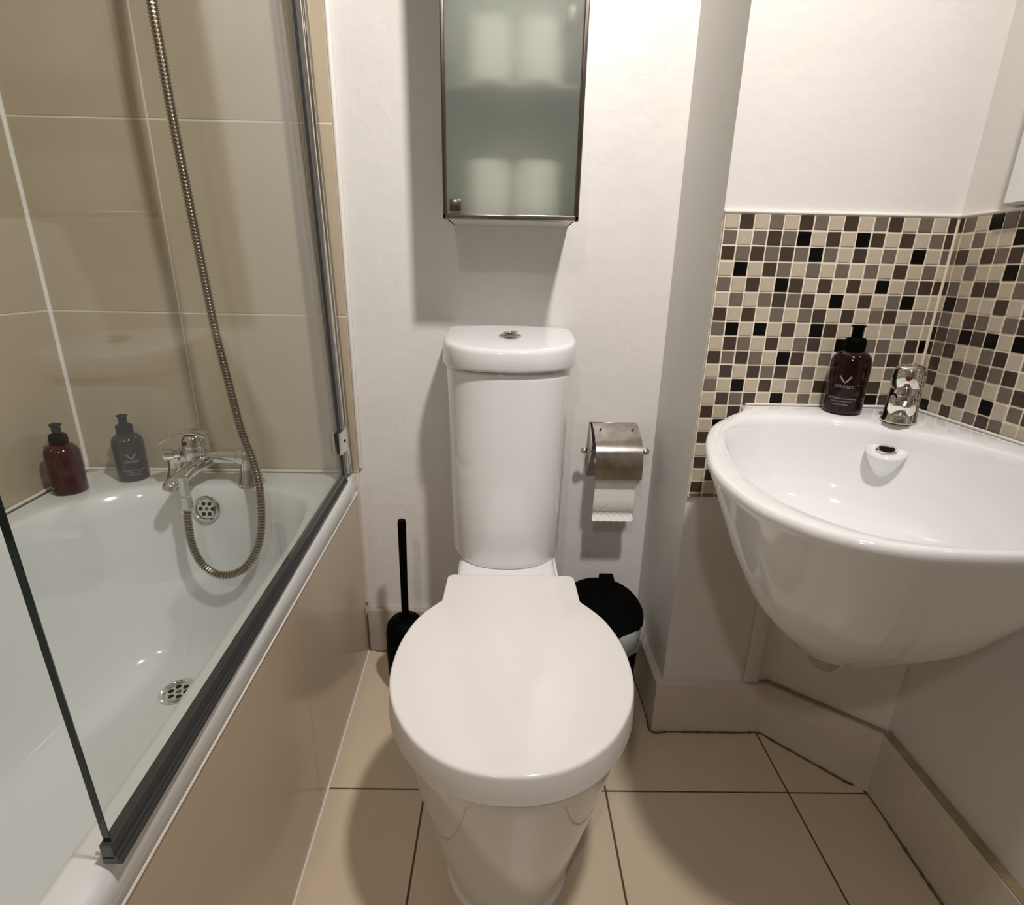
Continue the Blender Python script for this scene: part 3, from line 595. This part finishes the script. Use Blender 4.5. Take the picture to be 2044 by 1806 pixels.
# overflow lug inside the bowl
dT = Vector((-.62, -.78, 0)).normalized()
lug = Vector((.636, .852, .735))
obj('overflow_lug', lathe([(.002, -.062), (.010, -.052), (.021, -.030), (.028, -.010), (.030, -.003), (.028, .0005), (.015, .001)], 36, frame_to(lug, (-.18, -.22, 1))), M['ceramic'], bas, smooth=60)
ov = obj('overflow_ring', lathe([(.0155, .001), (.0155, .0025), (.0135, .0035), (.0115, .0035), (.0105, .0005)], 32, frame_to(lug+dT*.004, (-.18, -.22, 1))), M['chrome'], bas)
obj('overflow_hole_shade', lathe([(.0112, .0006), (.0112, .0014)], 28, frame_to(lug+dT*.004, (-.18, -.22, 1))), M['dark'], ov, smooth=0)  # dark disc painted as the shade inside the overflow
pw = obj('plug_waste', lathe([(.031, .600), (.031, .604), (.024, .605), (.022, .602)], 32, Matrix.Translation((ZC[0]+.02, ZC[1]+.02, .001))), M['chrome'], bas)
wtp = thing('waste_trap', 'scuffed translucent plastic trap end showing under the basin', 'pipe', (.588, .805, .36))
obj('trap_cup', lathe([(.006, .338), (.018, .342), (.025, .352), (.027, .372), (.027, .43)], 28, Matrix.Translation((.580, .802, 0))), M['trap'], wtp)
obj('tail_pipe', rod((.580, .802, .425), (.580, .79, .52), .016), M['trap'], wtp)

# basin tap
tp = Vector((.676, .896, .774))
bt = thing('basin_mixer_tap', 'short chrome basin mixer tap with red mark in the basin corner', 'tap', tuple(tp))
tm = Matrix.Translation(tp)
obj('tap_body', lathe([(.0275, 0), (.0275, .004), (.0255, .008), (.0235, .030), (.0225, .056), (.0205, .058), (.0205, .061)], 36, tm), M['chrome'], bt)
hm = tm @ Matrix.Translation((0, 0, .061)) @ Matrix.Rotation(math.radians(5), 4, Vector((.78, -.62, 0)))
hd = obj('handle', lathe([(.0215, 0), (.0235, .003), (.0240, .018), (.0230, .027), (.0195, .033), (.012, .036), (.004, .0365)], 36, hm), M['chrome'], bt)
fd = Vector((-.60, -.80, 0)).normalized()
obj('red_mark', lathe_to([(.0042, -.003), (.0042, .0006), (.0032, .0011)], tp+fd*.0245+Vector((0, 0, .0765)), fd, 16), M['red_dot'], hd)
sp = obj('spout', sweep([tp+fd*.008+Vector((0, 0, .036)), tp+fd*.025+Vector((0, 0, .036)), tp+fd*.040+Vector((0, 0, .034)), tp+fd*.050+Vector((0, 0, .031)), tp+fd*.054+Vector((0, 0, .029))], lambda f: (lerp(.0205, .0185, f) if f < .9 else .012), lambda f: (lerp(.016, .0135, f) if f < .9 else .009), n=24), M['chrome'], bt)
obj('aerator', lathe_to([(.0115, 0), (.0115, .004), (.008, .005)], tp+fd*.045+Vector((0, 0, .020)), fd*.5+Vector((0, 0, -1)), 24), M['chrome_dull'], sp)

# ------------------------------------------------------------------ pump bottles with print
def text_geo(s, size):
    cu = bpy.data.curves.new('t', 'FONT'); cu.body = s; cu.size = size; cu.align_x = 'CENTER'; cu.resolution_u = 2
    o = bpy.data.objects.new('t', cu); C.objects.link(o); dg = bpy.context.evaluated_depsgraph_get(); me = o.evaluated_get(dg).to_mesh()
    v = [tuple(q.co) for q in me.vertices]; f = [tuple(p.vertices) for p in me.polygons]
    o.evaluated_get(dg).to_mesh_clear(); bpy.data.objects.remove(o); bpy.data.curves.remove(cu); return v, f
LET = {'O': [[(.5, 0), (.2, .08), (.05, .3), (.05, .7), (.2, .92), (.5, 1), (.8, .92), (.95, .7), (.95, .3), (.8, .08), (.5, 0)]],
       'D': [[(.2, 0), (.2, 1)], [(.05, 1), (.5, 1), (.82, .85), (.93, .5), (.82, .15), (.5, 0), (.05, 0)]],
       'Y': [[(.5, 0), (.5, .45), (.1, 1)], [(.5, .45), (.9, 1)], [(.28, 0), (.72, 0)], [(0, 1), (.28, 1)], [(.72, 1), (1, 1)]],
       'S': [[(.85, .72), (.8, .92), (.5, 1), (.2, .92), (.13, .72), (.3, .56), (.7, .44), (.87, .28), (.8, .08), (.5, 0), (.2, .08), (.13, .28)], [(.85, .68), (.85, 1)], [(.13, .0), (.13, .32)]],
       'E': [[(.2, 0), (.2, 1)], [(.05, 1), (.9, 1), (.9, .75)], [(.05, 0), (.9, 0), (.9, .25)], [(.2, .52), (.62, .52)], [(.62, .40), (.62, .64)]]}
def stroke_geo(lines, th_):
    V, F = [], []
    for L in lines:
        for (x1, y1), (x2, y2) in zip(L, L[1:]):
            d_ = Vector((x2-x1, y2-y1)); l_ = d_.length
            if l_ == 0: continue
            d_ /= l_; n_ = Vector((-d_.y, d_.x))*th_/2; e = d_*th_*.35; k = len(V)
            for px, py in ((x1-e.x+n_.x, y1-e.y+n_.y), (x1-e.x-n_.x, y1-e.y-n_.y), (x2+e.x-n_.x, y2+e.y-n_.y), (x2+e.x+n_.x, y2+e.y+n_.y)): V.append((px, py, 0))
            F.append((k, k+1, k+2, k+3))
    return V, F
def word(s, h, adv, th_):
    out = []; wd_ = len(s)*adv
    for i, ch in enumerate(s):
        for L in LET[ch]: out.append([(-wd_/2+i*adv+(.1+.8*x)*adv, y*h) for x, y in L])
    return stroke_geo(out, th_)
def leaf_v(h):
    V, F = [], []
    for s in (-1, 1):
        for k in range(6):
            t = k/5.; x = s*(.0010+t*.0066); y = h*(.12+t*.72); ln = .0030
            for sd in (-1, 1):
                a = math.atan2(h*.72, s*.0078)+sd*.55; dx, dy = math.cos(a)*ln, math.sin(a)*ln; nx, ny = -dy*.20, dx*.20; q = len(V)
                V += [(x, y, 0), (x+dx*.5+nx, y+dy*.5+ny, 0), (x+dx, y+dy, 0), (x+dx*.5-nx, y+dy*.5-ny, 0)]; F.append((q, q+1, q+2, q+3))
    g2 = stroke_geo([[(.0012, -h*.12), (-.0082, h*.8)], [(-.0012+.0012, .0), (.0092, h*.88)]], .00035)
    return join((V, F), g2)
def wrap(geo, R, z0):
    v, f = geo; out = []
    for x, y, z in v: a = x/R-PI/2; out.append((math.cos(a)*(R+.00035), math.sin(a)*(R+.00035), z0+y))
    return out, f
def subdiv(geo):  # keep wide faces hugging the curve
    me = bpy.data.meshes.new('t'); me.from_pydata(geo[0], [], geo[1]); bm = bmesh.new(); bm.from_mesh(me)
    bmesh.ops.triangulate(bm, faces=bm.faces[:]); r = ([tuple(v.co) for v in bm.verts], [tuple(q.index for q in f.verts) for f in bm.faces]); bm.free(); bpy.data.meshes.remove(me); return r
def bottle(loc, rz, label, body, printm, lines):
    t = thing('pump_bottle', label, 'bottle', loc, rz, 'matching pump bottles')
    R = .032; H_ = .085
    obj('body', lathe([(.027, 0), (.030, .0008), (.0317, .003), (R, .006), (R, H_), (.0312, H_+.008), (.0285, H_+.0155), (.023, H_+.0215), (.017, H_+.0245), (.0148, H_+.0255), (.0148, H_+.030)], 56), body, t, local=True, smooth=60)
    co = obj('collar', lathe([(.0160, H_+.0245), (.0168, H_+.026), (.0168, H_+.040), (.0160, H_+.044), (.0135, H_+.0465), (.0105, H_+.047)], 40), M['black'], t, local=True)
    obj('stem', lathe([(.0082, H_+.046), (.0082, H_+.060), (.0080, H_+.062)], 28), M['black'], t, local=True)
    obj('pump_head', lathe([(.0084, H_+.058), (.0084, H_+.0625), (.0096, H_+.0645), (.0114, H_+.0655), (.0116, H_+.0668), (.0100, H_+.0682), (.004, H_+.0686)], 36), M['black'], t, local=True)
    v_, f_ = sweep([(0, .004, H_+.064), (0, .018, H_+.064), (0, .030, H_+.060), (0, .033, H_+.055)], lambda f: .0045, lambda f: .0035, n=12)
    obj('nozzle', (v_, f_), M['black'], t, local=True)
    pr = [wrap(leaf_v(.0125), R, .0555), wrap(word('ODYSSEY', .0044, .0043, .00045), R, .0475)]
    for s, size, z in lines: pr.append(wrap(subdiv(text_geo(s, size)), R, z))
    obj('print', join(*pr), printm, t, local=True, smooth=0, label='small pale label print reading ODYSSEY')
    return t
LN = [('Black Pepper & Sandalwood', .0040, .0275), ('with Bergamot Essential Oil', .0029, .0225), ('HAND WASH', .0036, .0165)]
def face(p): return math.atan2(-p[1], -p[0])+PI/2
bottle((.612, .9565, .7755), face((.612, .9565))-.10, 'dark amber pump bottle standing on the basin ledge', M['bottle_amber'], M['print'], LN)
bottle((-.957, 1.112, RZ), face((-.957, 1.112))+.05, 'dark red pump bottle on the bath ledge against the long tiled wall', M['bottle_red'], M['print_red'], LN[:2]+[('BODY WASH', .0036, .0165)])
bottle((-.873, 1.196, RZ), face((-.873, 1.196))+.05, 'dark red pump bottle, browned for the screen reflection, on the bath ledge nearer the mixer tap', M['bottle_red_dulled'], M['print'], LN[:2]+[('CONDITIONER', .0036, .0165)])

# ------------------------------------------------------------------ mirror on the right wall (its corner enters the frame)
mr = thing('wall_mirror', 'grey-edged mirror on the right wall above the mosaic', 'mirror', (XR, .62, 1.113))
obj('mirror_back', box(XR-.022, XR, .36, .899, 1.114, 1.75, .002, 2), M['cab_in'], mr)
obj('mirror_glass', box(XR-.024, XR-.0222, .364, .895, 1.118, 1.746), M['mirror'], mr, smooth=0)
